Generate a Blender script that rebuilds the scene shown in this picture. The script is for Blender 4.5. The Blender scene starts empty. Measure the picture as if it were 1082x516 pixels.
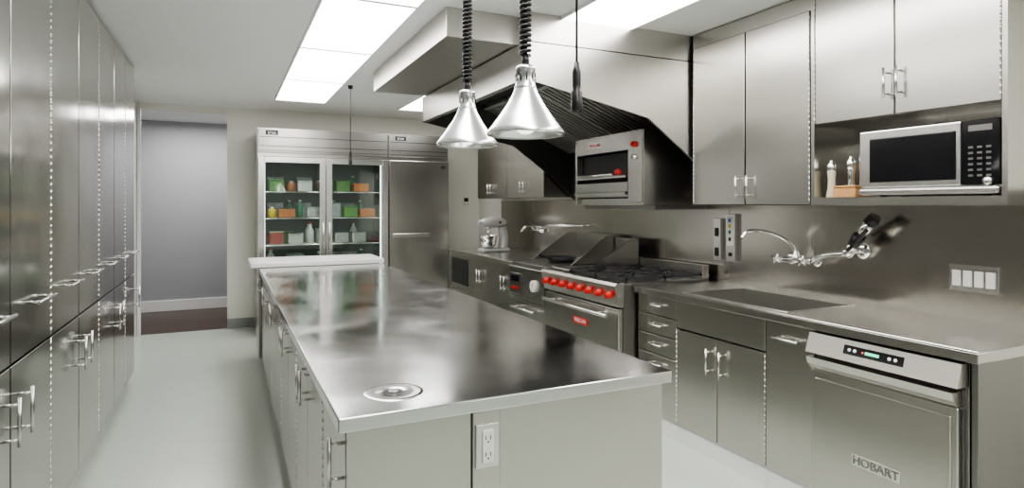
import bpy, bmesh, math, random
from mathutils import Vector, Matrix
random.seed(4)
SC=bpy.context.scene
COL=SC.collection
SC.view_settings.look='AgX - Medium High Contrast'
H=1.45
# ---------------------------------------------------------------- materials
def newmat(name):
    m=bpy.data.materials.new(name); m.use_nodes=True
    nt=m.node_tree; b=nt.nodes["Principled BSDF"]
    return m,nt,b
def setin(b,k,v):
    if k in b.inputs: b.inputs[k].default_value=v
def plain(name,col,rough=.5,metal=0.0,noise=0.0,nscale=8,coat=0):
    m,nt,b=newmat(name)
    setin(b,'Roughness',rough); setin(b,'Metallic',metal); setin(b,'Coat Weight',coat)
    geo=nt.nodes.new('ShaderNodeNewGeometry')
    n=nt.nodes.new('ShaderNodeTexNoise'); n.inputs['Scale'].default_value=nscale; n.inputs['Detail'].default_value=4
    nt.links.new(geo.outputs['Position'],n.inputs['Vector'])
    r=nt.nodes.new('ShaderNodeMapRange')
    r.inputs['To Min'].default_value=1-noise; r.inputs['To Max'].default_value=1+noise
    nt.links.new(n.outputs['Fac'],r.inputs['Value'])
    mx=nt.nodes.new('ShaderNodeVectorMath'); mx.operation='SCALE'
    mx.inputs[0].default_value=col[:3]
    nt.links.new(r.outputs['Result'],mx.inputs['Scale'])
    nt.links.new(mx.outputs['Vector'],b.inputs['Base Color'])
    return m
def steel(name,col=(.6,.59,.57),rough=.28,scale=(120,120,2),var=.015,wav=.004,wscale=2.0,blotch=0,tint=.012):
    m,nt,b=newmat(name)
    setin(b,'Metallic',1.0)
    geo=nt.nodes.new('ShaderNodeNewGeometry')
    mp=nt.nodes.new('ShaderNodeMapping'); mp.inputs['Scale'].default_value=scale
    nt.links.new(geo.outputs['Position'],mp.inputs['Vector'])
    n=nt.nodes.new('ShaderNodeTexNoise'); n.inputs['Scale'].default_value=1; n.inputs['Detail'].default_value=3
    nt.links.new(mp.outputs['Vector'],n.inputs['Vector'])
    r=nt.nodes.new('ShaderNodeMapRange'); r.inputs['From Min'].default_value=.3; r.inputs['From Max'].default_value=.7
    r.inputs['To Min'].default_value=rough-var; r.inputs['To Max'].default_value=rough+var
    nt.links.new(n.outputs['Fac'],r.inputs['Value'])
    out=r.outputs['Result']
    if blotch:
        n3=nt.nodes.new('ShaderNodeTexNoise'); n3.inputs['Scale'].default_value=2.2; n3.inputs['Detail'].default_value=5
        n3.inputs['Distortion'].default_value=.8
        nt.links.new(geo.outputs['Position'],n3.inputs['Vector'])
        r3=nt.nodes.new('ShaderNodeMapRange'); r3.inputs['From Min'].default_value=.3; r3.inputs['From Max'].default_value=.7
        r3.inputs['To Min'].default_value=-blotch; r3.inputs['To Max'].default_value=blotch
        nt.links.new(n3.outputs['Fac'],r3.inputs['Value'])
        ad=nt.nodes.new('ShaderNodeMath'); ad.operation='ADD'
        nt.links.new(out,ad.inputs[0]); nt.links.new(r3.outputs['Result'],ad.inputs[1]); out=ad.outputs[0]
    nt.links.new(out,b.inputs['Roughness'])
    rc=nt.nodes.new('ShaderNodeMapRange'); rc.inputs['From Min'].default_value=.3; rc.inputs['From Max'].default_value=.7
    rc.inputs['To Min'].default_value=1-tint; rc.inputs['To Max'].default_value=1+tint
    nt.links.new(n.outputs['Fac'],rc.inputs['Value'])
    vm=nt.nodes.new('ShaderNodeVectorMath'); vm.operation='SCALE'; vm.inputs[0].default_value=col
    nt.links.new(rc.outputs['Result'],vm.inputs['Scale'])
    nt.links.new(vm.outputs['Vector'],b.inputs['Base Color'])
    if wav:
        n2=nt.nodes.new('ShaderNodeTexNoise'); n2.inputs['Scale'].default_value=wscale; n2.inputs['Detail'].default_value=1
        nt.links.new(geo.outputs['Position'],n2.inputs['Vector'])
        bp=nt.nodes.new('ShaderNodeBump'); bp.inputs['Strength'].default_value=1; bp.inputs['Distance'].default_value=wav
        nt.links.new(n2.outputs['Fac'],bp.inputs['Height'])
        nt.links.new(bp.outputs['Normal'],b.inputs['Normal'])
    return m
def emis(name,col,s):
    m,nt,b=newmat(name)
    setin(b,'Base Color',(*col,1)); setin(b,'Emission Color',(*col,1)); setin(b,'Emission Strength',s); setin(b,'Roughness',.6)
    return m
def glassmat(name,fac=.12,tint=(.95,1,.98)):
    m=bpy.data.materials.new(name); m.use_nodes=True; nt=m.node_tree; nt.nodes.clear()
    o=nt.nodes.new('ShaderNodeOutputMaterial'); t=nt.nodes.new('ShaderNodeBsdfTransparent'); t.inputs[0].default_value=(*tint,1)
    g=nt.nodes.new('ShaderNodeBsdfGlossy'); g.inputs['Roughness'].default_value=.03
    mx=nt.nodes.new('ShaderNodeMixShader'); mx.inputs[0].default_value=fac
    nt.links.new(t.outputs[0],mx.inputs[1]); nt.links.new(g.outputs[0],mx.inputs[2]); nt.links.new(mx.outputs[0],o.inputs[0])
    return m
ST_V=steel('steel_brushed_vertical',(.555,.54,.51),.26,(220,220,3),.002,.006,1.4,tint=.006)
ST_H=steel('steel_brushed_horizontal',(.57,.555,.525),.25,(4,4,220),.002,.004,tint=.006)
ST_TALL=steel('steel_tall_cabinet',(.51,.505,.485),.16,(220,220,3),.003,.010,1.6,tint=.006)
ST_TOP=steel('steel_worktop',(.68,.68,.68),.165,(20,60,20),.012,.0022,2.5,blotch=.07)
ST_CNT=steel('steel_counter',(.63,.62,.59),.25,(40,4,40),.003,.002,2,blotch=.012,tint=.006)
ST_BACK=steel('steel_backsplash',(.58,.55,.51),.21,(3,3,40),.002,.005,1.3,tint=.006)
ST_SINK=steel('steel_sink',(.56,.55,.52),.33,(3,3,60),.002,.002,1.3)
ST_DARK=steel('steel_dark',(.30,.29,.28),.32,(100,100,3),.003,0,tint=.006)
ST_HOOD=steel('steel_hood',(.58,.565,.535),.30,(4,4,100),.003,.003,tint=.006)
CHROME=plain('chrome',(.85,.85,.85),.10,1)
SHADE=plain('spun_aluminium',(.93,.93,.94),.24,1)
SATIN=plain('satin_metal',(.76,.75,.73),.24,1)
BLACK=plain('black_plastic',(.015,.015,.016),.35)
BLACKM=plain('black_matte',(.03,.03,.03),.6,noise=.2)
HOODDK=plain('dark_hood_steel',(.09,.088,.085),.40,.5)  # darker steel for the hood liner and its far end panel
FILT=plain('filter_steel',(.50,.49,.47),.40,.6)
IRON=plain('cast_iron',(.03,.03,.032),.55,noise=.3,nscale=40)
RED=plain('red_plastic',(.62,.02,.015),.3)
WHITEP=plain('white_plastic',(.82,.82,.79),.35)
WALLP=plain('wall_paint_cream',(.80,.79,.73),.6,noise=.02)
WALLW=plain('wall_paint_white',(.82,.82,.80),.6,noise=.02)
WALLD=plain('wall_reflection_grey',(.26,.26,.265),.6,noise=.02)  # grey put on unseen walls to add dark contrast to the steel reflections
CEIL=plain('ceiling_paint',(.90,.91,.90),.7,noise=.01)
HALL=plain('hall_paint_grey',(.40,.405,.435),.6,noise=.02)
FLOORM=plain('floor_epoxy',(.55,.59,.54),.20,noise=.03,nscale=2)
TRIMW=plain('trim_white',(.85,.85,.85),.4)
MARBLE=plain('white_stone',(.92,.92,.90),.25,noise=.04,nscale=6)
BASEG=plain('baseboard_grey',(.30,.31,.30),.5)
LINING=plain('fridge_lining',(.17,.19,.18),.4,noise=.15,nscale=5)
BLKGLASS=plain('black_glass',(.01,.01,.012),.06)
DISP=emis('display_green',(.1,.9,.5),.7)
LEDR=emis('led_red',(1,.05,.03),1.5)
LIGHTM=emis('diffuser_light',(1,.985,.955),9.2)
BULB=emis('bulb_warm',(1,.95,.85),2.0)
FRLIGHT=emis('fridge_tube',(.95,1,.97),2.4)
GLASS=glassmat('door_glass',.08)
CLEAR=glassmat('clear_plastic',.25,(.9,.93,.95))
WOODL=plain('wood_light',(.50,.28,.12),.45,noise=.25,nscale=30)
YEL=plain('yellow_plastic',(.75,.55,.05),.35); GRN=plain('green_plastic',(.05,.25,.12),.35); BLU=plain('blue_plastic',(.05,.2,.55),.35)
ORANGE=plain('orange_food',(.50,.17,.05),.5,noise=.3); LEAF=plain('green_food',(.12,.26,.07),.5,noise=.4); CREAM=plain('cream_plastic',(.62,.57,.42),.4); BROWN=plain('brown_glass',(.12,.05,.02),.2)
PACK=plain('foil_pack',(.35,.37,.36),.35,noise=.5,nscale=25)
MUTED=plain('muted_red_pack',(.38,.07,.05),.4,noise=.2,nscale=20)
HEAD=steel('steel_fridge_header',(.44,.43,.41),.30,(4,4,100),.003,.002,tint=.006)
def woodfloor():
    m,nt,b=newmat('dark_wood_planks'); setin(b,'Roughness',.3)
    g=nt.nodes.new('ShaderNodeNewGeometry'); br=nt.nodes.new('ShaderNodeTexBrick')
    br.inputs['Color1'].default_value=(.045,.022,.014,1); br.inputs['Color2'].default_value=(.075,.038,.025,1); br.inputs['Mortar'].default_value=(.01,.006,.004,1)
    br.inputs['Scale'].default_value=1; br.inputs['Brick Width'].default_value=1.2; br.inputs['Row Height'].default_value=.1; br.inputs['Mortar Size'].default_value=.003
    nt.links.new(g.outputs['Position'],br.inputs['Vector']); nt.links.new(br.outputs['Color'],b.inputs['Base Color'])
    return m
WOODF=woodfloor()
# ---------------------------------------------------------------- mesh tools
class M:
    def __init__(s): s.bm=bmesh.new(); s.mi=0
    def _merge(s,t,smooth=None):
        for f in t.faces:
            f.material_index=s.mi
            if smooth is not None: f.smooth=smooth
        me=bpy.data.meshes.new('t'); t.to_mesh(me); t.free(); s.bm.from_mesh(me); bpy.data.meshes.remove(me)
    def box(s,x0,x1,y0,y1,z0,z1,bev=0,seg=1,rot=None):
        t=bmesh.new(); bmesh.ops.create_cube(t,size=1)
        c=Vector(((x0+x1)/2,(y0+y1)/2,(z0+z1)/2))
        for v in t.verts: v.co=Vector((v.co.x*(x1-x0),v.co.y*(y1-y0),v.co.z*(z1-z0)))
        if bev: bmesh.ops.bevel(t,geom=t.edges[:],offset=bev,segments=seg,affect='EDGES',profile=.5)
        for v in t.verts:
            if rot is not None: v.co=rot@v.co
            v.co+=c
        s._merge(t); return s
    def cyl(s,p0,p1,r,r2=None,seg=16,caps=True):
        p0=Vector(p0);p1=Vector(p1); r2=r if r2 is None else r2
        d=p1-p0; q=d.to_track_quat('Z','Y').to_matrix()
        t=bmesh.new(); a=[];b=[]
        for i in range(seg):
            an=2*math.pi*i/seg; v=Vector((math.cos(an),math.sin(an),0))
            a.append(t.verts.new(p0+q@(v*r))); b.append(t.verts.new(p1+q@(v*r2)))
        for i in range(seg):
            j=(i+1)%seg; f=t.faces.new((a[i],a[j],b[j],b[i])); f.smooth=True
        if caps: t.faces.new(a[::-1]); t.faces.new(b)
        s._merge(t); return s
    def lathe(s,c,prof,seg=28,axis=(0,0,1)):
        c=Vector(c); q=Vector(axis).to_track_quat('Z','Y').to_matrix()
        t=bmesh.new(); rings=[]
        for r,h in prof:
            rings.append([t.verts.new(c+q@Vector((max(r,1e-4)*math.cos(2*math.pi*i/seg),max(r,1e-4)*math.sin(2*math.pi*i/seg),h))) for i in range(seg)])
        for k in range(len(rings)-1):
            for i in range(seg):
                j=(i+1)%seg; f=t.faces.new((rings[k][i],rings[k][j],rings[k+1][j],rings[k+1][i])); f.smooth=True
        s._merge(t); return s
    def tube(s,pts,r,seg=8,caps=True):
        pts=[Vector(p) for p in pts]; n=len(pts); rr=r if isinstance(r,(list,tuple)) else [r]*n
        T=[]
        for i in range(n):
            a=pts[max(i-1,0)];b=pts[min(i+1,n-1)]; T.append((b-a).normalized())
        up=Vector((0,0,1)) if abs(T[0].z)<.9 else Vector((1,0,0))
        N=(up-T[0]*up.dot(T[0])).normalized()
        t=bmesh.new(); rings=[]
        for i in range(n):
            N=(N-T[i]*N.dot(T[i])).normalized(); B=T[i].cross(N)
            rings.append([t.verts.new(pts[i]+(N*math.cos(2*math.pi*k/seg)+B*math.sin(2*math.pi*k/seg))*rr[i]) for k in range(seg)])
        for i in range(n-1):
            for k in range(seg):
                j=(k+1)%seg; f=t.faces.new((rings[i][k],rings[i][j],rings[i+1][j],rings[i+1][k])); f.smooth=True
        if caps: t.faces.new(rings[0][::-1]); t.faces.new(rings[-1])
        s._merge(t); return s
    def prism(s,poly,axis,a,b):
        def P(p,w):
            return {'X':(w,p[0],p[1]),'Y':(p[0],w,p[1]),'Z':(p[0],p[1],w)}[axis]
        t=bmesh.new(); A=[t.verts.new(P(p,a)) for p in poly]; B=[t.verts.new(P(p,b)) for p in poly]
        n=len(poly); t.faces.new(A); t.faces.new(B[::-1])
        for i in range(n):
            j=(i+1)%n; t.faces.new((A[i],B[i],B[j],A[j]))
        bmesh.ops.recalc_face_normals(t,faces=t.faces[:]); s._merge(t); return s
    def sph(s,c,r,sx=1,sy=1,sz=1,seg=20):
        t=bmesh.new(); bmesh.ops.create_uvsphere(t,u_segments=seg,v_segments=seg//2,radius=r)
        for v in t.verts: v.co=Vector((v.co.x*sx,v.co.y*sy,v.co.z*sz))+Vector(c)
        s._merge(t,True); return s
def smoothpts(pts,n=8):
    P=[Vector(p) for p in pts]; P=[P[0]*2-P[1]]+P+[P[-1]*2-P[-2]]; out=[]
    for i in range(1,len(P)-2):
        for k in range(n):
            t=k/n; a,b,c,d=P[i-1],P[i],P[i+1],P[i+2]
            out.append(.5*((2*b)+(c-a)*t+(2*a-5*b+4*c-d)*t*t+(3*b-a-3*c+d)*t**3))
    out.append(P[-2]); return out
ROOT={}
def thing(name,loc,label,cat,group=None,mesh=None,mats=None,kind=None):
    me=None
    if mesh is not None:
        me=bpy.data.meshes.new(name); bmesh.ops.translate(mesh.bm,verts=mesh.bm.verts[:],vec=-Vector(loc)); mesh.bm.to_mesh(me); mesh.bm.free()
        for k in (mats if isinstance(mats,(list,tuple)) else [mats]): me.materials.append(k)
    o=bpy.data.objects.new(name,me); o.location=loc; COL.objects.link(o)
    if kind: o['kind']=kind
    if label: o['label']=label
    if cat: o['category']=cat
    if group: o['group']=group
    ROOT[o.name]=Vector(loc)
    return o
def part(parent,name,m,mats,label=None):
    r=ROOT[parent.name]
    me=bpy.data.meshes.new(name); bmesh.ops.translate(m.bm,verts=m.bm.verts[:],vec=-r); m.bm.to_mesh(me); m.bm.free()
    for k in (mats if isinstance(mats,(list,tuple)) else [mats]): me.materials.append(k)
    o=bpy.data.objects.new(name,me); COL.objects.link(o); o.parent=parent; ROOT[o.name]=r
    if label: o['label']=label
    return o
def dup(o,d,parent=None):
    n=o.copy(); COL.objects.link(n)
    if parent is None: n.location=o.location+Vector(d)
    else: n.parent=parent
    ROOT[n.name]=ROOT[o.name]+Vector(d)
    for c in list(o.children): dup(c,d,n)
    return n
def struct(name,m,mat):
    return thing(name,(0,0,0),None,None,mesh=m,mats=mat,kind='structure')
def textmesh(s,size,ext=.002):
    c=bpy.data.curves.new('t','FONT'); c.body=s; c.size=size; c.extrude=ext; c.align_x='CENTER'; c.align_y='CENTER'
    o=bpy.data.objects.new('t',c); COL.objects.link(o); bpy.context.view_layer.update()
    me=bpy.data.meshes.new_from_object(o.evaluated_get(bpy.context.evaluated_depsgraph_get()))
    bpy.data.objects.remove(o); m=M(); m.bm.from_mesh(me); bpy.data.meshes.remove(me); return m
RX=Matrix(((0,0,-1),(-1,0,0),(0,1,0)))   # text facing -X
RY=Matrix(((1,0,0),(0,0,-1),(0,1,0)))    # text facing -Y
def textpart(parent,name,s,size,loc,R,mat,ext=.002,label=None):
    m=textmesh(s,size,ext)
    for v in m.bm.verts: v.co=R@v.co+Vector(loc)
    return part(parent,name,m,mat,label)
def pull(face,n,ax,L,so=.035,r=.006):
    m=M(); f=Vector(face); n=Vector(n); ax=Vector(ax)
    a=f-ax*L/2; b=f+ax*L/2
    m.cyl(a+n*so,b+n*so,r,seg=10)
    for k in (-.36,.36):
        p=f+ax*L*k; m.cyl(p,p+n*so,r*.9,seg=8)
    return m
def hinge(x,y,z0,z1,r=.004,step=.03):
    m=M(); k=z0+.01; r=min(r,.004)
    while k<z1-step:
        m.cyl((x,y,k),(x,y,k+step*.72),r,seg=6); k+=step
    m.cyl((x,y,z0),(x,y,z1),r*.5,seg=6)
    return m
# ---------------------------------------------------------------- structure
CZ=2.6
struct('floor',M().box(-1.4,3.3,-2.1,7.9,-.05,0),FLOORM)
struct('floor',M().box(-2.2,3.3,7.9,9.7,-.05,0),WOODF)
struct('ceiling',M().box(-1.4,3.3,-2.1,7.9,CZ,CZ+.05),CEIL)
struct('ceiling',M().box(-2.2,3.3,8.0,9.7,CZ+.001,CZ+.05),CEIL)
struct('wall_left',M().box(-1.45,-1.35,-2.1,5.92,0,CZ),WALLD)
struct('wall_left',M().box(-1.45,-.90,5.925,7.9,0,CZ),WALLW)
struct('wall_right',M().box(3.2,3.3,-2.1,7.9,0,CZ),WALLP)
struct('wall_front',M().box(-1.45,3.3,-2.15,-2.05,0,CZ),WALLD)
m=M(); m.box(-1.45,-.88,7.9,8.0,0,CZ); m.box(.01,3.3,7.9,8.0,0,CZ); m.box(-.88,.01,7.9,8.0,2.53,CZ)
struct('wall_back',m,WALLP)
struct('wall_hall',M().box(-2.2,3.3,9.55,9.65,0,CZ),HALL)
struct('wall_hall_side',M().box(1.6,1.7,8.0,9.55,0,CZ),HALL)
struct('wall_hall_end',M().box(-2.2,-2.1,8.0,9.55,0,CZ),HALL)
struct('baseboard_hall',M().box(-2.1,1.6,9.53,9.55,0,.15,.004),TRIMW)
struct('baseboard_back',M().box(.01,.30,7.88,7.9,0,.11),BASEG)
m=M(); m.box(-.895,-.86,7.87,7.9,0,2.53); 
struct('trim_1',m,TRIMW)
# ---------------------------------------------------------------- ceiling lights
def ceiling_light(x0,x1,y0,y1,lab,grp):
    t=thing('ceiling_light',((x0+x1)/2,(y0+y1)/2,CZ),lab,'ceiling light',grp)
    m=M(); w=.012
    m.box(x0,x1,y0,y0+w,CZ-.02,CZ-.001); m.box(x0,x1,y1-w,y1,CZ-.02,CZ-.001); m.box(x0,x0+w,y0,y1,CZ-.02,CZ-.001); m.box(x1-w,x1,y0,y1,CZ-.02,CZ-.001)
    part(t,'frame',m,TRIMW); part(t,'diffuser',M().box(x0+w,x1-w,y0+w,y1-w,CZ-.016,CZ-.006),LIGHTM)
    return t
L0=ceiling_light(.47,1.0,5.80,7.0,'flat white fluorescent ceiling panel with thin white frame','ceiling light panels')
for i in range(1,7): dup(L0,(0,-1.205*i,0))
L1=ceiling_light(1.84,2.37,2.14,3.34,'flat white fluorescent ceiling panel near the hood','ceiling light panels')
for i in range(1,4): dup(L1,(0,-1.205*i,0))
ceiling_light(1.84,2.37,5.9,7.1,'flat white ceiling panel behind the hood','ceiling light panels')
# ---------------------------------------------------------------- tall cabinets
ys=[2.15,2.70,3.25,3.80,4.35,4.90,5.40,5.90]
FX=-.69
for i in range(7):
    y0,y1=ys[i]+.002,ys[i+1]-.002
    t=thing('tall_cabinet',((FX-1.34)/2,(y0+y1)/2,0),'tall brushed stainless steel storage cabinet with upper and lower doors','cabinet','tall cabinets along the wall')
    part(t,'body',M().box(-1.34,FX-.024,y0,y1,.08,CZ-.01),ST_DARK)
    part(t,'plinth',M().box(-1.3,FX-.05,y0,y1,0,.08),ST_DARK)
    for k,(z0,z1) in enumerate(((.885,CZ-.03),(.075,.875))):
        d=part(t,'door',M().box(FX-.022,FX,y0+.004,y1-.004,z0,z1,.002),ST_TALL)
        far=(i%2==0)
        if k==0:
            part(d,'handle',pull((FX,(y0+y1)/2+.04,1.075),(1,0,0),(0,1,0),.27,.04,.0065),SATIN,'horizontal satin bar handle')
        else:
            part(d,'handle',pull((FX,(y1-.075) if far else (y0+.075),.70),(1,0,0),(0,0,1),.17,.045,.0065),SATIN,'vertical satin bar handle')
        hy=y0+.002 if far else y1-.002
        part(d,'hinge',hinge(FX-.001,hy,z0,z1,.0035),SATIN)
# ---------------------------------------------------------------- island
IX0,IX1,IY0,IY1=.26,1.34,1.60,5.72
m=M(); m.box(IX0,IX1,IY0,IY1,.862,.90,.004,2)
wt=thing('island_worktop',((IX0+IX1)/2,(IY0+IY1)/2,.862),'long smooth stainless steel worktop on the island cabinets','worktop',mesh=m,mats=ST_TOP)
t=thing('worktop_grommet',(.445,1.77,.90),'round steel grommet with dark centre hole in the worktop','grommet')
part(t,'ring',M().lathe((.445,1.77,.9003),[(.028,.001),(.030,.002),(.078,.002),(.086,.001),(.088,0)],40),ST_TOP)
part(t,'hole',M().cyl((.445,1.77,.9003),(.445,1.77,.9020),.028,seg=24),BLACKM)
part(t,'cap',M().cyl((.445,1.77,.9021),(.445,1.77,.9035),.015,seg=20),SATIN)
segs=[(1.63,2.04,'n'),(2.04,2.86,'d'),(2.86,3.68,'d'),(3.68,4.50,'d'),(4.50,5.32,'d'),(5.32,5.70,'f')]
bx0,bx1=.285,1.31
for (y0,y1,kd) in segs:
    y0+=.001; y1-=.001
    t=thing('island_cabinet',((bx0+bx1)/2,(y0+y1)/2,0),'stainless steel island base cabinet with doors and bar handles','cabinet','island cabinets')
    m=M(); m.box(bx0+.02,bx1,y0,y1,.09,.86)
    part(t,'body',m,ST_V)
    part(t,'plinth',M().box(bx0+.03,bx1-.05,y0+.001,y1-.001,0,.09),ST_V)
    ds=[(y0,y1,kd)] if kd!='d' else [(y0,(y0+y1)/2,'f'),((y0+y1)/2,y1,'n')]
    for a,b,side in ds:
        d=part(t,'door',M().box(bx0-.002,bx0+.018,a+.003,b-.003,.10,.85,.002),ST_V)
        hy=b-.05 if side=='f' else a+.04
        part(d,'handle',pull((bx0-.002,hy,.765),(-1,0,0),(0,0,1),.13,.035,.006),SATIN)
        part(d,'hinge',hinge(bx0-.001,(a+.002) if side=='f' else (b-.002),.10,.85,.0035),SATIN)
    if kd=='n':
        m=M(); m.box(bx0,.63,1.618,1.6305,.05,.86); m.box(.722,bx1,1.618,1.6305,.05,.86)
        part(t,'end_panel',m,ST_V)
        part(t,'wiring_chase',M().box(.633,.719,1.608,1.6305,.05,.86,.002),ST_V)
t=thing('power_outlet',(.676,1.607,.76),'white duplex outlet in a steel cover plate on the island end','outlet')
part(t,'cover_plate',M().box(.640,.712,1.601,1.607,.70,.825,.002),SATIN)
part(t,'receptacle',M().box(.658,.694,1.597,1.601,.715,.81,.003),WHITEP)
for z in (.735,.782):
    m=M(); m.box(.667,.669,1.5955,1.597,z,z+.012); m.box(.682,.684,1.5955,1.597,z,z+.012); m.cyl((.6755,1.5955,z-.006),(.6755,1.597,z-.006),.0025,seg=8)
    part(t,'slot',m,BLACK)
t=thing('side_table',(.75,6.05,0),'white stone topped work table at the end of the island','table')
part(t,'table_top',M().box(.19,1.36,5.75,6.35,.90,.945,.006,2),MARBLE)
part(t,'body',M().box(.26,1.30,5.80,6.30,.10,.90),ST_V)
part(t,'plinth',M().box(.30,1.26,5.84,6.26,0,.10),ST_DARK)
# ---------------------------------------------------------------- right base run
BX=2.50; WX=3.198
def front(t,name,y0,y1,z0,z1,x=BX,mat=ST_V):
    return part(t,name,M().box(x,x+.02,y0+.003,y1-.003,z0,z1,.002),mat)
def carcass(y0,y1,lab,x=BX,grp=None,name='base_cabinet',top=.868):
    t=thing(name,((x+WX)/2,(y0+y1)/2,0),lab,'cabinet',grp)
    part(t,'body',M().box(x+.022,WX-.02,y0+.001,y1-.001,.10,top),ST_DARK)
    part(t,'plinth',M().box(x+.012,WX-.05,y0+.001,y1-.001,0,.10),TRIMW)
    return t
t=carcass(2.27,2.95,'stainless steel sink cabinet with two doors below a blank panel',name='sink_cabinet',top=.60)
front(t,'apron_panel',2.27,2.95,.70,.865)
for a,b,hy in ((2.27,2.61,2.56),(2.61,2.95,2.66)):
    d=front(t,'door',a,b,.105,.69); part(d,'handle',pull((BX,hy,.56),(-1,0,0),(0,0,1),.15,.035,.006),SATIN)
    part(d,'hinge',hinge(BX-.001,a+.002 if a<2.3 else b-.002,.105,.69,.003),SATIN)
t=carcass(1.98,2.27,'narrow stainless steel pull-out cabinet beside the dishwasher',top=.60)
d=front(t,'door',1.98,2.27,.105,.865); part(d,'handle',pull((BX,2.125,.79),(-1,0,0),(0,1,0),.15,.035,.006),SATIN)
t=carcass(2.95,3.335,'stainless steel base cabinet with a stack of drawers')
for z0,z1 in ((.745,.865),(.62,.738),(.495,.613),(.105,.488)):
    d=front(t,'drawer',2.95,3.335,z0,z1,mat=ST_H); part(d,'handle',pull((BX,3.14,z1-.055),(-1,0,0),(0,1,0),.15,.03,.006),SATIN)
thing('end_panel',(2.85,1.305,0),'stainless steel end panel closing the counter run','panel',mesh=M().box(2.50,3.198,1.295,1.318,0,.868,.002),mats=ST_DARK)
SX0,SX1,SY0,SY1=2.56,3.05,2.19,2.935
m=M(); z0,z1=.87,.91
m.box(2.47,SX0,1.28,3.345,z0,z1,.003); m.box(SX1,3.18,1.28,3.345,z0,z1); m.box(SX0-.003,SX1+.003,1.28,SY0,z0+.001,z1); m.box(SX0-.003,SX1+.003,SY1,3.345,z0+.001,z1)
m.box(2.47,2.482,1.28,3.345,z1-.002,z1+.006,.002)
thing('counter_worktop',(2.83,2.3,.87),'stainless steel counter with an integrated sink opening','worktop',mesh=m,mats=ST_CNT)
t=thing('sink',(2.8,2.6,.62),'rectangular stainless steel sink basin set in the counter','sink')
m=M(); w=.008; zb=.66
X0,X1,Y0,Y1=SX0+.001,SX1-.001,SY0+.001,SY1-.001
m.box(X0,X1,Y0,Y1,zb,zb+w); m.box(X0,X0+w,Y0,Y1,zb,.908); m.box(X1-w,X1,Y0,Y1,zb,.908); m.box(X0,X1,Y0,Y0+w,zb,.908); m.box(X0,X1,Y1-w,Y1,zb,.908)
part(t,'basin',m,ST_SINK); part(t,'drain',M().cyl((2.8,2.6,zb+w),(2.8,2.6,zb+w+.004),.045,seg=24),CHROME)
m=M()
m.box(SX0-.012,SX1+.012,SY0-.012,SY0,.9095,.9135,.0015); m.box(SX0-.012,SX1+.012,SY1,SY1+.012,.9095,.9135,.0015); m.box(SX0-.012,SX0,SY0,SY1,.9095,.9135,.0015); m.box(SX1,SX1+.012,SY0,SY1,.9095,.9135,.0015)
part(t,'rim',m,SATIN)
m=M(); m.box(3.182,3.198,1.0,3.2,.86,1.52,.002); m.box(3.1795,3.1830,1.0,3.2,.985,.990)
thing('backsplash',(3.19,2.1,.91),'tall stainless steel wall backsplash behind the sink','backsplash',mesh=m,mats=ST_BACK)
m=M()
for a,b in ((3.202,3.9),(3.902,4.6),(4.602,5.3),(5.302,6.2),(6.202,7.1)): m.box(3.182,3.198,a,b,0.0,1.50 if b>5.31 else 2.0,.002)
thing('backsplash',(3.19,5.1,0),'seamed stainless steel wall panels behind the range','backsplash',mesh=m,mats=ST_BACK)
# dishwasher
t=thing('dishwasher',(2.8,1.65,0),'undercounter commercial stainless steel dishwasher with control strip','dishwasher')
part(t,'body',M().box(2.50,3.15,1.325,1.972,.06,.862,.003),ST_DARK)
for y in (1.38,1.92):
    for x in (2.56,3.1): part(t,'leg',M().cyl((x,y,0),(x,y,.06),.02),BLACK)
m=M(); m.prism([(2.455,.862),(2.425,.775),(2.4995,.775),(2.4995,.862)],'Y',1.325,1.972)
cp=part(t,'control_panel',m,ST_H)
nrm=Vector((-.087,0,.03)).normalized()
def onpanel(y,s): return Vector((2.425+.03*s,y,.775+.087*s))
rotp=Matrix.Rotation(math.atan2(.03,.087),3,'Y')
m=M(); c=onpanel(1.66,.55); m.box(c.x-.003,c.x+.003,c.y-.13,c.y+.13,c.z-.02,c.z+.02,.002,rot=rotp)
part(cp,'display',m,BLKGLASS)
for i,y in enumerate((1.76,1.735,1.56,1.585)):
    c=onpanel(y,.55)+nrm*.004; part(cp,'button',M().cyl(c,c+nrm*.003,.007,seg=12),WHITEP)
m=M(); c=onpanel(1.66,.55)+nrm*.0035; m.box(c.x-.001,c.x+.001,c.y-.03,c.y+.03,c.z-.006,c.z+.006,rot=rotp); part(cp,'readout',m,DISP)
m=M(); c=onpanel(1.70,.55)+nrm*.004; m.cyl(c,c+nrm*.002,.004,seg=10); part(cp,'indicator_light',m,LEDR)
m=M(); m.box(2.452,2.4995,1.338,1.960,.13,.695,.004); m.prism([(2.452,.70),(2.425,.725),(2.415,.757),(2.4995,.757),(2.4995,.70)],'Y',1.338,1.960)
m.box(2.446,2.454,1.36,1.938,.15,.66,.003)
d=part(t,'door',m,ST_V)
part(d,'badge',M().box(2.4425,2.446,1.545,1.755,.330,.380,.001),SATIN)
textpart(d,'lettering','HOBART',.05,(2.441,1.65,.355),RX,ST_DARK,.0015)
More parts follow.
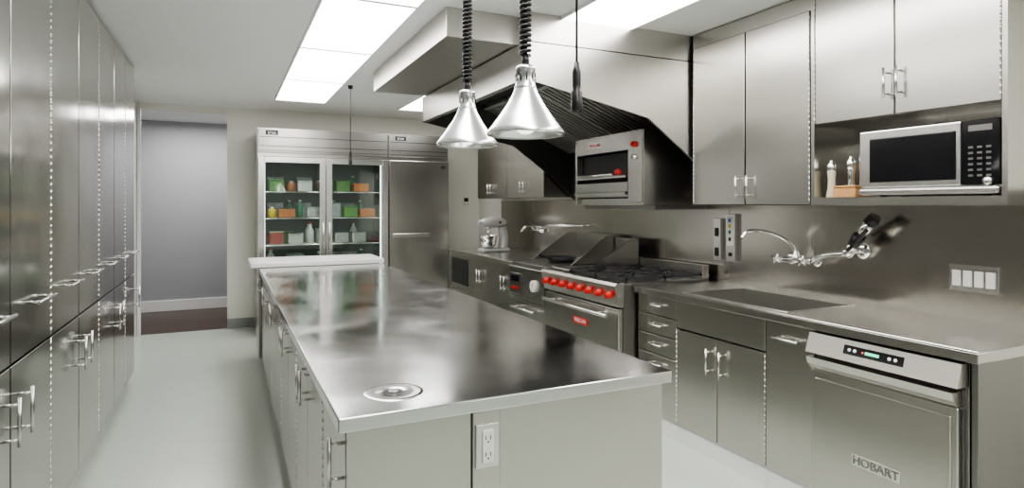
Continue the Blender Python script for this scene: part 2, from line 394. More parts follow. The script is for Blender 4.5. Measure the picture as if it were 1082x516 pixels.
# ---------------------------------------------------------------- upper cabinets
UX=2.85
t=thing('wall_cabinet',(3.02,2.74,1.45),'stainless steel wall cabinet with two tall doors','cabinet','wall cabinets')
part(t,'body',M().box(UX+.031,WX,2.285,3.20,1.45,CZ-.02),ST_DARK)
for a,b,hy,hg in ((2.29,2.74,2.70,2.292),(2.745,3.195,2.785,3.192)):
    d=front(t,'door',a,b,1.455,2.50,x=UX); part(d,'handle',pull((UX,hy,1.56),(-1,0,0),(0,0,1),.14,.035,.006),SATIN)
    part(d,'hinge',hinge(UX,hg,1.455,2.50,.0035),SATIN)
part(t,'crown_trim',M().box(UX+.005,UX+.03,2.285,3.20,2.503,CZ-.01),ST_V)
t=thing('wall_cabinet',(3.02,1.82,1.45),'stainless steel wall cabinet with two doors above an open microwave niche','cabinet','wall cabinets')
m=M(); y0,y1=1.37,2.281
m.box(UX+.022,3.17,y0+.02,y1-.02,1.88,CZ-.02); m.box(UX,WX,y0,y0+.0199,1.45,CZ-.02); m.box(UX,WX,y1-.0199,y1,1.45,CZ-.02); m.box(UX,3.17,y0+.02,y1-.02,1.45,1.49); m.box(3.171,WX,y0+.02,y1-.02,1.45,CZ-.02)
part(t,'body',m,ST_V)
for a,b,hy,hg in ((1.39,1.828,1.80,1.395),(1.832,2.258,1.86,2.259)):
    d=front(t,'door',a,b,1.882,2.56,x=UX); part(d,'handle',pull((UX,hy,2.03),(-1,0,0),(0,0,1),.14,.035,.0065),SATIN)
    part(d,'hinge',hinge(UX,hg,1.885,2.56,.0035),SATIN)
# microwave
t=thing('microwave',(3.0,1.72,1.49),'silver and black countertop microwave in the open niche','microwave')
my0,my1,mz0,mz1=1.405,2.02,1.497,1.815
part(t,'body',M().box(2.891,3.16,my0,my1,mz0,mz1,.004),SATIN)
for y in (my0+.08,my1-.08):
    for x in (2.94,3.11): part(t,'foot',M().cyl((x,y,1.4905),(x,y,mz0),.015,seg=10),BLACK)
m=M(); m.box(2.872,2.8905,my0+.15,my1,mz0+.038,mz1-.002,.006,2); d=part(t,'door',m,SATIN)
m=M(); m.box(2.8665,2.873,my0+.17,my1-.055,mz0+.065,mz1-.04,.004,2); wn=part(d,'window',m,BLKGLASS)
m=M(); m.box(2.858,2.8905,my0,my1,mz0+.001,mz0+.036,.012,3); part(t,'lower_trim',m,SATIN)
m=M(); m.box(2.872,2.8905,my0+.003,my0+.147,mz0+.04,mz1-.002,.003); cp=part(t,'control_panel',m,BLKGLASS)
for r in range(6):
    for c in range(3): part(cp,'button',M().box(2.8695,2.872,my0+.034+c*.034,my0+.052+c*.034,mz0+.075+r*.024,mz0+.084+r*.024),ST_DARK)
part(cp,'display',M().box(2.870,2.872,my0+.03,my0+.12,mz1-.05,mz1-.025),ST_DARK)
m=M(); m.lathe((2.872,my0+.045,mz0+.055),[(.0001,.014),(.016,.014),(.018,.004),(.018,0)][::-1],20,axis=(-1,0,0)); part(t,'knob',m,SATIN)
def mill(x,y,h,mt,top,lab):
    t=thing('pepper_mill',(x,y,1.49),lab,'pepper mill','mills in the niche')
    part(t,'body',M().lathe((x,y,1.4905),[(.0,0),(.026,0),(.027,.01),(.02,h*.25),(.018,h*.5),(.022,h*.68),(.020,h*.72)],20),mt)
    part(t,'cap',M().lathe((x,y,1.4905),[(.020,h*.72),(.024,h*.78),(.022,h*.88),(.010,h*.93),(.010,h*.95),(.009,h),(0,h)],20),top)
mill(2.925,2.215,.20,CREAM,SATIN,'cream salt mill with metal cap in the niche')
mill(2.99,2.15,.22,CHROME,CHROME,'chrome pepper mill standing in the niche')
mill(3.02,2.10,.25,WOODL,SATIN,'tall wooden pepper mill with metal cap')
t=thing('wooden_box',(2.90,2.11,1.49),'small light wooden salt box with lid in the niche','box')
part(t,'body',M().box(2.872,2.94,2.045,2.165,1.4905,1.54,.004),WOODL); part(t,'lid',M().box(2.869,2.943,2.042,2.168,1.541,1.552,.003),WOODL)
for a,b in ((5.33,6.20),(6.21,7.08)):
    t=thing('wall_cabinet',(3.02,(a+b)/2,1.53),'small stainless steel wall cabinet with two doors','cabinet','wall cabinets')
    part(t,'body',M().box(UX+.022,WX,a,b,1.53,2.28),ST_V)
    mid=(a+b)/2
    for c,e,hy in ((a,mid,mid-.04),(mid,b,mid+.04)):
        d=front(t,'door',c,e,1.535,2.275,x=UX); part(d,'handle',pull((UX,hy,1.64),(-1,0,0),(0,0,1),.12,.035,.006),SATIN)
for a,b,kd in ((5.16,5.80,'d'),(5.80,6.44,'d'),(6.44,7.10,'o')):
    t=carcass(a,b,'stainless steel base cabinet under the far counter' if kd=='d' else 'stainless base cabinet holding a dark glass warming oven',grp='far base cabinets')
    mid=(a+b)/2
    if kd=='d':
        for c,e,hy in ((a,mid,mid-.04),(mid,b,mid+.04)):
            d=front(t,'door',c,e,.105,.865); part(d,'handle',pull((BX,hy,.68),(-1,0,0),(0,0,1),.15,.035,.006),SATIN)
    else:
        front(t,'drawer',a,b,.105,.45); ov=front(t,'oven_door',a,b,.46,.865)
        part(ov,'window',M().box(BX-.004,BX,a+.06,b-.06,.52,.82,.001),BLKGLASS)
m=M(); m.box(2.47,3.18,5.15,7.12,.87,.91,.003)
thing('counter_worktop',(2.83,6.1,.87),'stainless steel counter carrying the stand mixer','worktop',mesh=m,mats=ST_CNT)
# ---------------------------------------------------------------- range
RXF=2.36
t=thing('gas_range',(2.75,3.88,0),'commercial stainless gas range with red knobs and oven','range')
ry0,ry1=3.355,4.40
m=M(); m.box(RXF+.04,3.14,ry0,ry1,.12,.925,.003)
part(t,'body',m,ST_DARK)
for y in (ry0+.06,ry1-.06):
    for x in (2.46,3.08): part(t,'leg',M().cyl((x,y,0),(x,y,.12),.025),SATIN)
m=M(); m.prism([(RXF-.02,.93),(RXF-.03,.91),(RXF,.77),(RXF+.0395,.77),(RXF+.0395,.93)],'Y',ry0,ry1)
cp=part(t,'control_panel',m,ST_H)
for i in range(8):
    y=ry0+.08+i*(ry1-ry0-.16)/7; z=.845
    x=RXF-.03+(.91-z)*.214
    m=M(); m.lathe((x,y,z),[(.028,0),(.028,.008),(.021,.012),(.019,.034),(.0,.036)],18,axis=(-1,0,-.2))
    m.box(x-.042,x-.03,y-.004,y+.004,z-.02,z+.02)
    part(cp,'knob',m,RED)
m=M(); m.box(RXF,RXF+.0395,ry0+.01,ry1-.01,.33,.755,.006,2)
d=part(t,'oven_door',m,ST_H)
part(d,'handle',pull((RXF,(ry0+ry1)/2,.705),(-1,0,0),(0,1,0),ry1-ry0-.14,.055,.012),SATIN)
part(d,'badge',M().box(RXF-.004,RXF,3.74,3.94,.575,.625,.001),RED)
textpart(d,'lettering','VULCAN',.04,(RXF-.005,3.84,.60),RX,WHITEP,.001)
part(t,'lower_door',M().box(RXF+.005,RXF+.0395,ry0+.01,ry1-.01,.13,.32,.004),ST_H)
for (a,b) in ((3.365,3.72),(3.73,4.08)):
    for (c,e) in ((2.42,2.74),(2.75,3.07)):
        m=M(); z=.945
        m.box(c,e,a,a+.012,z,z+.016); m.box(c,e,b-.012,b,z,z+.016); m.box(c,c+.012,a,b,z,z+.016); m.box(e-.012,e,a,b,z,z+.016)
        cx,cy=(c+e)/2,(a+b)/2
        for k in range(8):
            an=k*math.pi/4; r1=.05; r2=.155
            p0=Vector((cx+math.cos(an)*r1,cy+math.sin(an)*r1,z+.010)); p1=Vector((cx+math.cos(an)*r2,cy+math.sin(an)*r2,z+.010)); m.cyl(p0,p1,.007,seg=6)
        m.cyl((c+.01,a+.01,.925),(c+.01,a+.01,z),.008,seg=6); m.cyl((e-.01,b-.01,.925),(e-.01,b-.01,z),.008,seg=6)
        m.lathe((cx,cy,.925),[(.06,0),(.055,.012),(.035,.014),(.03,.02),(0,.02)],20)
        part(t,'burner_grate',m,IRON)
part(t,'griddle_plate',M().box(2.42,3.06,4.11,4.385,.926,.945,.003),ST_DARK)
part(t,'backguard',M().box(3.08,3.14,ry0,ry1,.925,1.02,.003),ST_V)
m=M(); m.prism([(2.60,.946),(3.0,1.17),(3.07,1.17),(3.07,.946)],'Y',4.09,4.10); m.box(3.06,3.078,4.101,4.39,.946,1.17)
part(t,'splash_guard',m,ST_H)
t=thing('griddle',(2.75,4.77,0),'stainless griddle station with raised splash guards and control box','griddle')
gy0,gy1=4.41,5.14
part(t,'body',M().box(2.42,3.14,gy0,gy1,.12,.93,.003),ST_DARK)
for y in (gy0+.06,gy1-.06):
    for x in (2.48,3.08): part(t,'leg',M().cyl((x,y,0),(x,y,.12),.025),SATIN)
m=M(); m.prism([(2.50,.93),(2.60,.93),(3.0,1.19),(3.12,1.19),(3.12,.93)],'Y',gy0+.005,gy0+.02)
m.prism([(2.50,.93),(2.60,.93),(3.0,1.19),(3.12,1.19),(3.12,.93)],'Y',gy1-.02,gy1-.005)
m.box(3.10,3.12,gy0+.021,gy1-.021,.93,1.19)
part(t,'splash_guard',m,ST_H)
part(t,'griddle_plate',M().box(2.50,3.09,gy0+.03,gy1-.03,.931,.945),ST_DARK)
cp=part(t,'control_panel',M().box(2.37,2.4195,gy0+.02,gy1-.02,.62,.90,.004),ST_H)
part(cp,'control_box',M().box(2.355,2.37,4.85,5.06,.66,.84,.003),ST_DARK)
m=M(); m.box(2.350,2.355,4.88,5.03,.77,.82); part(cp,'display',m,BLKGLASS)
for y in (4.90,4.95,5.0): part(cp,'button',M().cyl((2.343,y,.71),(2.355,y,.71),.014,seg=12),RED)
m=M(); m.lathe((2.37,4.6,.76),[(.05,0),(.05,.02),(.044,.022),(0,.022)],24,axis=(-1,0,0)); part(cp,'gauge',m,WHITEP)
m=M(); m.tube([(2.347,4.6,.76),(2.347,4.585,.79)],.002,6); part(cp,'needle',m,BLACK)
m=M(); m.box(2.385,2.4195,gy0+.02,gy1-.02,.14,.60,.004); d=part(t,'door',m,ST_H)
part(d,'handle',pull((2.385,(gy0+gy1)/2,.54),(-1,0,0),(0,1,0),.45,.05,.01),SATIN)
t=thing('frying_pan',(2.72,4.75,.946),'black frying pan resting on the griddle','pan')
part(t,'pan_body',M().lathe((2.72,4.75,.9465),[(0,0),(.11,0),(.14,.045),(.136,.045),(.108,.006),(0,.006)],28),IRON)
part(t,'handle',M().tube(smoothpts([(2.60,4.70,.985),(2.52,4.66,1.0),(2.43,4.62,1.02)]),.009,8),IRON)
# ---------------------------------------------------------------- salamander
t=thing('salamander_broiler',(2.9,3.88,1.45),'wall-mounted stainless broiler oven with red badge and dark grill opening','broiler')
x0=2.61; a,b=3.42,4.33; zt=1.98; zb=1.45; xb=3.1815
m=M(); m.box(x0,xb,a,a+.03,zb,zt,.003); m.box(x0,xb,b-.03,b,zb,zt,.003); m.box(x0,xb,a+.03,b-.03,zt-.13,zt); m.box(x0+.03,xb,a+.03,b-.03,zb,zb+.05); m.box(3.12,xb,a+.03,b-.03,zb+.05,zt-.13)
m.box(x0+.002,3.0,a+.03,a+.17,zb+.05,zt-.13)
part(t,'body',m,ST_H)
part(t,'cavity',M().box(x0+.06,3.11,a+.175,b-.035,zb+.06,zt-.14),BLACKM)
d=part(t,'control_column',M().box(x0-.012,x0-.0005,a+.005,a+.165,zb+.02,zt-.01,.003),ST_V)
m=M(); m.lathe((x0-.012,a+.085,zt-.10),[(.022,0),(.02,.02),(0,.022)],16,axis=(-1,0,0)); part(d,'knob',m,RED)
m=M(); m.lathe((x0-.012,a+.085,zt-.19),[(.018,0),(.016,.02),(0,.022)],16,axis=(-1,0,0)); part(d,'knob',m,SATIN)
m=M(); m.lathe((x0-.045,a+.24,zb+.24),[(.0,-.02),(.018,-.018),(.024,0),(.018,.018),(0,.02)],16,axis=(0,1,0)); 
part(t,'lever_knob',m,RED)
part(t,'badge',M().box(x0-.004,x0-.0005,3.93,4.12,zt-.085,zt-.045),SATIN)
textpart(t,'lettering','VULCAN',.04,(x0-.005,4.025,zt-.065),RX,RED,.001)
m=M(); z=zb+.20
m.box(x0-.02,x0+.05,a+.19,b-.04,z,z+.02,.003)
for k in range(18): 
    y=a+.21+k*(b-a-.27)/17; m.cyl((x0-.01,y,z+.012),(x0+.06,y,z+.012),.004,seg=6)
part(t,'grill_rack',m,SATIN)
m=M(); m.box(x0-.03,x0+.02,a+.18,b-.03,zb+.075,zb+.10,.004); m.box(x0-.005,x0+.01,a+.18,b-.03,zb+.06,zb+.17,.002)
part(t,'drip_tray',m,ST_H)
part(t,'handle',pull((x0-.02,(a+b)/2+.09,zb+.225),(-1,0,0),(0,1,0),.5,.035,.009),SATIN)
part(t,'bracket',M().box(x0+.1,xb,a,b,1.42,1.449),ST_DARK)
# ---------------------------------------------------------------- hood
hy0,hy1=3.22,5.30; hx=1.60
t=thing('range_hood',(2.4,4.26,2.0),'large stainless steel extraction hood with black baffle filters','hood')
m=M(); m.box(hx,hx+.02,hy0+.016,hy1-.016,2.20,2.42,.002); m.box(hx+.021,3.19,hy0+.02,hy1-.02,2.412,2.425)
m.box(hx+.021,hx+.05,hy0+.02,hy1-.02,2.20,2.215)
part(t,'canopy',m,ST_HOOD)
poly=[(hx,2.42),(hx,2.20),(2.5,2.02),(2.9,1.74),(3.18,1.50),(3.18,2.42)]
part(t,'end_panel',M().prism(poly,'Y',hy0,hy0+.015),ST_HOOD)
e2=part(t,'end_panel',M().prism(poly,'Y',hy1-.015,hy1),HOODDK,'darkened inner end panel')
m=M(); m.box(1.15,3.19,3.34,5.25,2.427,CZ-.002,.002)
part(t,'duct_enclosure',m,ST_HOOD)
part(t,'duct_front',M().box(1.62,3.19,hy0,3.338,2.427,CZ-.002),ST_HOOD)
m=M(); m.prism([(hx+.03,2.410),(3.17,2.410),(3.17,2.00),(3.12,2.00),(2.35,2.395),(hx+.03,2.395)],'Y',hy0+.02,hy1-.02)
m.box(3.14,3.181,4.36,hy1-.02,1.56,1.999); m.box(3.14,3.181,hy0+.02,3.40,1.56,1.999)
part(t,'liner',m,HOODDK)
for k in range(4):
    fy0=hy0+.03+k*.507; fy1=fy0+.50
    m=M()
    def sl(u,off): return (2.18+u*.92, 2.385-u*.385-off)
    p=[sl(0,.0),sl(1,.0),sl(1,.03),sl(0,.03)]
    n=8
    for q in range(n+1):
        y=fy0+.012+q*(fy1-fy0-.024)/n
        m.prism(p,'Y',y-.012,y+.012)
    for u in (0,.97):
        pp=[sl(u,0),sl(u+.03,0),sl(u+.03,.034),sl(u,.034)]; m.prism(pp,'Y',fy0,fy1)
    part(t,'baffle_filter',m,FILT)
# ---------------------------------------------------------------- heat lamps
def heat_lamp(x,y,zr):
    t=thing('heat_lamp',(x,y,zr),'polished chrome cone heat lamp on black coiled cord above the island','heat lamp','heat lamps over the island')
    m=M(); m.lathe((x,y,zr),[(.118,.003),(.125,0),(.126,.008),(.118,.02),(.085,.065),(.058,.105),(.042,.135),(.036,.15)],40)
    m.lathe((x,y,zr),[(.122,.004),(.115,.02),(.082,.063),(.055,.102),(.036,.145)],40)
    part(t,'shade',m,SHADE)
    m=M(); m.lathe((x,y,zr),[(.036,.15),(.037,.155),(.033,.16),(.031,.21),(.033,.212),(.030,.222),(.018,.228),(0,.228)],28)
    nk=part(t,'neck',m,SHADE)
    for k in range(10):
        an=2*math.pi*k/10; part(nk,'vent_slot',M().cyl((x+.0315*math.cos(an),y+.0315*math.sin(an),zr+.172),(x+.0315*math.cos(an),y+.0315*math.sin(an),zr+.2),.003,seg=6),BLACK)
    m=M(); m.sph((x,y,zr+.05),.042,1,1,1.1,18); part(t,'bulb',m,BULB)
    m=M(); m.cyl((x,y,zr+.228),(x,y,zr+.26),.012,seg=12); m.tube([(x,y,zr+.25),(x,y,CZ-.03)],.007,6)
    turns=int((CZ-.08-zr-.26)/.0165); pts=[]
    for k in range(turns*10+1):
        an=2*math.pi*k/10; pts.append((x+.0155*math.cos(an),y+.0155*math.sin(an),zr+.26+k*.00165))
    m.tube(pts,.0062,5)
    part(t,'coiled_cord',m,BLACK)
    part(t,'ceiling_mount',M().lathe((x,y,CZ-.001),[(0,-.035),(.04,-.035),(.05,-.03),(.055,0)],24),SATIN)
    return t
heat_lamp(.875,1.76,1.675); heat_lamp(.885,2.31,1.69)
def drop_cord(x,y,z0,lab):
    t=thing('hanging_socket',(x,y,z0),lab,'hanging socket')
    part(t,'cord',M().cyl((x,y,z0+.1),(x,y,CZ-.02),.0035,seg=8),BLACK)
    part(t,'connector',M().lathe((x,y,z0),[(0,0),(.014,0),(.016,.01),(.016,.055),(.011,.06),(.012,.075),(.012,.11),(.006,.14),(0,.14)],16),BLACK)
    part(t,'ceiling_mount',M().lathe((x,y,CZ-.001),[(0,-.03),(.02,-.03),(.025,0)],16),BLACK)
drop_cord(.885,1.46,1.71,'black socket hanging on a thin cord above the worktop')
drop_cord(1.08,5.95,1.84,'small black socket hanging on a thin cord near the refrigerator')
# ---------------------------------------------------------------- refrigerators
def fridge(x0,x1,glass,lab):
    yF=7.2; z0,z1=.14,2.30
    t=thing('refrigerator',((x0+x1)/2,7.5,0),lab,'refrigerator')
    m=M(); w=.04
    m.box(x0,x0+w,yF,7.86,z0,z1); m.box(x1-w,x1,yF,7.86,z0,z1); m.box(x0+w,x1-w,7.82,7.86,z0,z1); m.box(x0+w,x1-w,yF,7.82,1.99,z1); m.box(x0+w,x1-w,yF,7.82,z0,z0+.12)
    if glass: m.box((x0+x1)/2-.025,(x0+x1)/2+.025,yF,yF+.05,z0,1.99)
    part(t,'body',m,ST_H)
    for x in (x0+.08,x1-.08):
        for y in (7.27,7.78): part(t,'caster',M().cyl((x,y,0),(x,y,.14),.03,seg=12),BLACK)
    m=M(); m.box(x0+.005,x1-.005,yF-.02,yF-.0005,2.03,2.29,.004); g=part(t,'grille',m,HEAD)
    for a_,b_ in ((2.10,2.106),(2.20,2.206),(2.05,2.054)): part(g,'seam',M().box(x0+.02,x1-.02,yF-.023,yF-.0195,a_,b_),BLACK)
    part(g,'badge',M().box(x0+.08,x0+.21,yF-.024,yF-.02,2.225,2.275),BLACK)
    textpart(g,'lettering','true',.05,(x0+.145,yF-.025,2.25),RY,WHITEP,.001)
    ds=[(x0,(x0+x1)/2),((x0+x1)/2,x1)] if glass else [(x0,x1)]
    for k,(a,b) in enumerate(ds):
        a+=.004;b-=.004
        if glass:
            m=M(); f=.065; Y0,Y1=yF-.045,yF-.002; za,zb_=.27,1.985
            m.box(a,a+f,Y0,Y1,za,zb_,.004); m.box(b-f,b,Y0,Y1,za,zb_,.004); m.box(a+f,b-f,Y0,Y1,zb_-f,zb_,.004); m.box(a+f,b-f,Y0,Y1,za,za+f,.004)
            d=part(t,'door',m,SATIN)
            part(d,'glass_pane',M().box(a+f,b-f,yF-.03,yF-.024,za+f,zb_-f),GLASS)
            hx_=b-.03 if k==0 else a+.03
            part(d,'handle',pull((hx_,yF-.045,1.1),(0,-1,0),(0,0,1),.3,.04,.009),SATIN)
        else:
            d=part(t,'door',M().box(a,b,yF-.045,yF-.002,.27,1.985,.006,2),ST_H)
            part(d,'handle',M().box(a+.04,b-.25,yF-.055,yF-.045,1.07,1.11,.004),SATIN)
            part(d,'lock',M().box(b-.1,b-.05,yF-.05,yF-.045,1.9,1.93,.002),BLACK)
    if glass:
        part(t,'lining',M().box(x0+w+.001,x1-w-.001,7.80,7.819,z0+.13,1.98),LINING)
        for z in (.7,1.0,1.3,1.6):
            m=M()
            for k in range(9): m.cyl((x0+.05,7.3+k*.06,z),(x1-.05,7.3+k*.06,z),.004,seg=6)
            m.cyl((x0+.05,7.28,z),(x1-.05,7.28,z),.007,seg=6)
            part(t,'shelf',m,SATIN)
        for xx in ((x0+x1)/2,x0+.07,x1-.07): part(t,'tube_light',M().cyl((xx,7.265,.35),(xx,7.265,1.95),.010,seg=10),FRLIGHT)
    return t
fridge(.31,1.745,True,'two-door stainless refrigerator with glass doors and stocked shelves')
fridge(1.75,2.50,False,'single solid door stainless steel refrigerator')
def bottle(c,cap,lab,r=.035,h=.2):
    t=thing('bottle',(0,0,0),lab,'bottle','refrigerator contents')
    part(t,'body',M().lathe((0,0,0),[(0,0),(r,0),(r,h*.6),(r*.4,h*.8),(r*.38,h*.93)],14),c)
    part(t,'cap',M().cyl((0,0,h*.93),(0,0,h),r*.45,seg=12),cap); return t
def tub(c,lid,lab,w=.12,d=.12,h=.09):
    t=thing('food_container',(0,0,0),lab,'container','refrigerator contents')
    part(t,'body',M().box(-w/2,w/2,-d/2,d/2,0,h,.008),c); part(t,'lid',M().box(-w/2-.004,w/2+.004,-d/2-.004,d/2+.004,h,h+.012,.003),lid); return t
def jar(c,lid,lab,r=.045,h=.12):
    t=thing('jar',(0,0,0),lab,'jar','refrigerator contents')
    part(t,'body',M().lathe((0,0,0),[(0,0),(r,0),(r,h*.75),(r*.8,h*.83)],16),c); part(t,'lid',M().cyl((0,0,h*.83),(0,0,h),r*.85,seg=16),lid); return t
protos=[bottle(GRN,WHITEP,'green bottle with white cap on a refrigerator shelf'),bottle(WHITEP,RED,'white plastic bottle with red cap on a refrigerator shelf',.045,.24),bottle(BROWN,YEL,'brown glass bottle on a refrigerator shelf'),
 tub(CREAM,BLU,'cream food tub with blue lid on a refrigerator shelf'),tub(ORANGE,CLEAR,'clear container of orange food on a refrigerator shelf',.18,.16,.10),tub(LEAF,LEAF,'container of green leaves on a refrigerator shelf',.16,.14,.12),
 jar(ORANGE,SATIN,'jar of orange preserve on a refrigerator shelf'),jar(YEL,SATIN,'jar of yellow mustard on a refrigerator shelf'),tub(SATIN,SATIN,'steel food pan with lid on a refrigerator shelf',.16,.16,.11),jar(BROWN,SATIN,'dark jar with metal lid on a refrigerator shelf',.04,.13),
 tub(PACK,PACK,'mottled grey food package on a refrigerator shelf',.17,.14,.16),tub(MUTED,CREAM,'dark red food box on a refrigerator shelf',.14,.12,.13)]
used=set()
for z in (.708,1.008,1.308,1.608):
    for row in (7.40,7.62):
        x=.42
        while True:
            k=random.choice([0,0,1,2,3,4,5,5,6,7,8,8,9,10,10,10,11]); w=.10 if k in (0,1,2,6,7,9) else .195
            if x+w>1.64: break
            p=protos[k]; pos=Vector((x+w/2,row+random.random()*.02,z))
            if k not in used: used.add(k); p.location=pos
            else:
                n=dup(p,(0,0,0)); n.location=pos
            x+=w+random.random()*.02
for k,p in enumerate(protos):
    if k not in used:
        for c in list(p.children): bpy.data.objects.remove(c)
        bpy.data.objects.remove(p)
# ---------------------------------------------------------------- faucets
t=thing('wall_faucet',(3.18,2.60,1.12),'chrome wall-mounted kitchen faucet with curved spout over the sink','faucet')
m=M(); m.cyl((3.12,2.49,1.12),(3.12,2.71,1.12),.02,seg=16); 
for y in (2.51,2.69): m.cyl((3.1815,y,1.12),(3.12,y,1.12),.017,seg=16); m.lathe((3.1815,y,1.12),[(0,.01),(.036,.01),(.04,0)],24,axis=(-1,0,0))
m.lathe((3.12,2.60,1.10),[(0,0),(.026,0),(.028,.03),(.02,.05),(.013,.07)],20)
part(t,'valve_body',m,CHROME)
m=M(); m.tube(smoothpts([(3.12,2.60,1.15),(3.11,2.62,1.20),(3.06,2.66,1.255),(2.96,2.71,1.29),(2.87,2.74,1.29),(2.83,2.75,1.25)],8),.011,10)
part(t,'spout',m,CHROME)
for y,sg in ((2.51,-1),(2.69,1)):
    m=M(); m.cyl((3.12,y,1.12),(3.06,y,1.12),.013,seg=12)
    for an in (0,math.pi/2): 
        dv=Vector((0,math.cos(an+.5),math.sin(an+.5)))*.036; m.cyl(Vector((3.05,y,1.12))-dv,Vector((3.05,y,1.12))+dv,.006,seg=8)
    m.cyl((3.06,y,1.12),(3.04,y,1.12),.012,seg=12)
    part(t,'cross_handle',m,CHROME)
t=thing('spray_arm',(3.18,2.30,1.2),'chrome wall-mounted hose arm with black spray grip','spray arm')
m=M(); m.tube(smoothpts([(3.12,2.48,1.12),(3.10,2.42,1.15),(3.09,2.34,1.17),(3.09,2.26,1.18)],8),.018,10)
m.lathe((3.1790,2.22,1.2),[(0,.012),(.045,.012),(.05,0)],24,axis=(-1,0,0)); m.cyl((3.179,2.22,1.2),(3.10,2.24,1.2),.016,seg=12); m.sph((3.09,2.24,1.19),.032)
part(t,'bracket',m,CHROME)
m=M(); m.tube([(3.09,2.24,1.19),(3.08,2.20,1.24)],[.024,.026],12); m.tube([(3.07,2.16,1.285),(3.06,2.09,1.36)],[.028,.030],12)
part(t,'spray_head',m,CHROME)
m=M(); m.tube([(3.08,2.20,1.235),(3.068,2.155,1.29)],[.031,.033],12); m.tube([(3.06,2.09,1.355),(3.055,2.06,1.39)],[.038,.030],12); m.tube(smoothpts([(3.10,2.22,1.28),(3.10,2.15,1.33),(3.08,2.09,1.38)]),.010,8)
m.tube(smoothpts([(3.07,2.23,1.20),(3.04,2.16,1.25),(3.03,2.09,1.32)]),.011,8)
part(t,'grip',m,BLACK)
t=thing('wall_faucet',(3.18,5.95,1.17),'chrome twin-handle wall faucet on the far backsplash','faucet')
m=M(); m.cyl((3.12,5.8,1.17),(3.12,6.1,1.17),.018); 
for y in (5.82,6.08): m.cyl((3.1815,y,1.17),(3.12,y,1.17),.016)
part(t,'valve_body',m,CHROME)
part(t,'spout',M().tube(smoothpts([(3.12,5.95,1.18),(3.08,5.95,1.22),(2.98,5.97,1.22),(2.92,5.98,1.16)]),.011,10),CHROME)
for y in (5.82,6.08): part(t,'lever_handle',M().tube([(3.12,y,1.18),(3.11,y,1.21),(3.05,y,1.22)],.008,8),CHROME)
t=thing('pot_filler',(3.18,5.0,1.22),'folding chrome pot filler arm on the wall behind the range','faucet')
part(t,'arm',M().tube([(3.1815,5.0,1.25),(3.1,5.0,1.25),(3.02,5.22,1.25),(2.95,5.4,1.25),(2.95,5.4,1.2)],.01,8),CHROME)
part(t,'cross_handle',M().cyl((3.09,4.97,1.25),(3.09,5.03,1.25),.014),CHROME)
# ---------------------------------------------------------------- wall switches
t=thing('switch_plate',(3.18,1.665,1.10),'four-gang wall switch plate with white rocker buttons','switch')
part(t,'cover_plate',M().box(3.174,3.1795,1.56,1.77,1.04,1.165,.002),SATIN)
for k in range(4): part(t,'rocker',M().box(3.168,3.174,1.574+k*.048,1.612+k*.048,1.065,1.14,.003),WHITEP)
t=thing('outlet_box',(3.18,3.29,1.2),'narrow steel outlet box with two receptacles','outlet')
part(t,'cover_plate',M().box(3.15,3.181,3.255,3.325,1.06,1.36,.003),SATIN)
for z in (1.12,1.26):
    r=part(t,'receptacle',M().box(3.146,3.15,3.272,3.308,z-.03,z+.03,.003),BLACK)
t=thing('control_box',(3.18,3.16,1.2),'steel switch box with blue, yellow and green buttons','switch')
part(t,'cover_plate',M().box(3.15,3.181,3.12,3.205,1.06,1.39,.003),SATIN)
part(t,'switch_plate_panel',M().box(3.147,3.15,3.132,3.193,1.17,1.375,.001),WHITEP)
for z,c in ((1.345,BLU),(1.305,YEL),(1.265,GRN),(1.215,BLACK),(1.11,BLACK)):
    part(t,'button',M().box(3.141,3.147,3.152,3.174,z-.013,z+.013,.003),c)
t=thing('thermostat',(3.0,7.899,1.5),'small white wall thermostat with dark display','thermostat')
part(t,'body',M().box(2.95,3.05,7.875,7.8995,1.47,1.57,.004),WHITEP); part(t,'display',M().box(2.97,3.03,7.872,7.875,1.50,1.55),BLKGLASS)
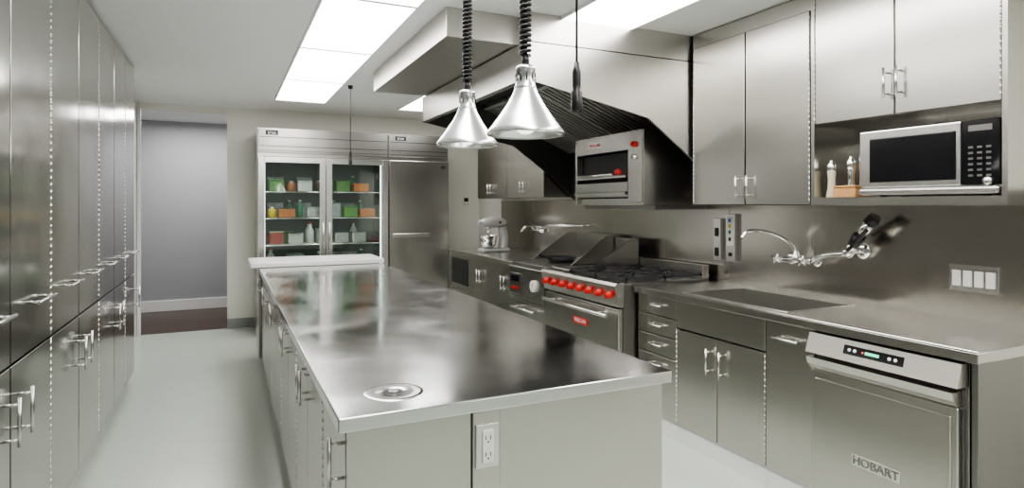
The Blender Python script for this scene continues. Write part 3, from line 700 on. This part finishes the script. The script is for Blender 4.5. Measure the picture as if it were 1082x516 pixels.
# ---------------------------------------------------------------- stand mixer
SILV=plain('mixer_silver_paint',(.50,.50,.50),.35,.4)
mx,my,mz=2.82,6.50,.911
t=thing('stand_mixer',(mx,my,mz),'silver stand mixer with steel bowl on the counter','mixer')
m=M(); m.box(mx-.17,mx+.17,my-.1,my+.1,mz,mz+.04,.018,3); part(t,'base',m,SILV)
pts=smoothpts([(mx+.115,my,mz+.03),(mx+.125,my,mz+.15),(mx+.10,my,mz+.29)]); m=M(); m.tube(pts,[.065-.018*i/(len(pts)-1) for i in range(len(pts))],16); part(t,'column',m,SILV)
m=M(); m.sph((mx-.01,my,mz+.34),.068,2.55,1,.95,24); m.cyl((mx-.17,my,mz+.34),(mx-.195,my,mz+.34),.03); part(t,'motor_head',m,SILV)
m=M(); m.lathe((mx-.07,my,mz+.042),[(0,0),(.05,0),(.08,.03),(.098,.09),(.103,.145),(.108,.148),(.099,.145),(.08,.04),(0,.01)],28); part(t,'bowl',m,CHROME)
m=M(); m.cyl((mx-.07,my,mz+.12),(mx-.07,my,mz+.30),.014); m.cyl((mx-.07,my,mz+.26),(mx-.07,my,mz+.30),.03); part(t,'attachment_hub',m,CHROME)
m=M(); m.lathe((mx+.05,my-.06,mz+.34),[(.014,0),(.014,.015),(0,.017)],12,axis=(0,-1,0)); part(t,'knob',m,BLACK)
# ---------------------------------------------------------------- hall light
def area(name,loc,size,sy,e,rot=(0,0,0)):
    l=bpy.data.lights.new(name,'AREA'); l.shape='RECTANGLE'; l.size=size; l.size_y=sy; l.energy=e; l.color=(1,.98,.95)
    o=bpy.data.objects.new(name,l); o.location=loc; o.rotation_euler=rot; COL.objects.link(o); return o
area('hall_light',(-.3,8.7,2.55),1.2,.8,32)
w=bpy.data.worlds.new('world'); SC.world=w; w.use_nodes=True
w.node_tree.nodes['Background'].inputs[0].default_value=(.8,.85,.9,1); w.node_tree.nodes['Background'].inputs[1].default_value=.3
# ---------------------------------------------------------------- camera
cd=bpy.data.cameras.new('camera'); cam=bpy.data.objects.new('camera',cd); COL.objects.link(cam)
cam.location=(0,0,H); cam.rotation_euler=(math.radians(90),0,-math.atan2(302,643))
cd.sensor_width=36; cd.lens=643/1082*36; cd.shift_y=-(258-217)/1082; cd.clip_start=.05
SC.camera=cam
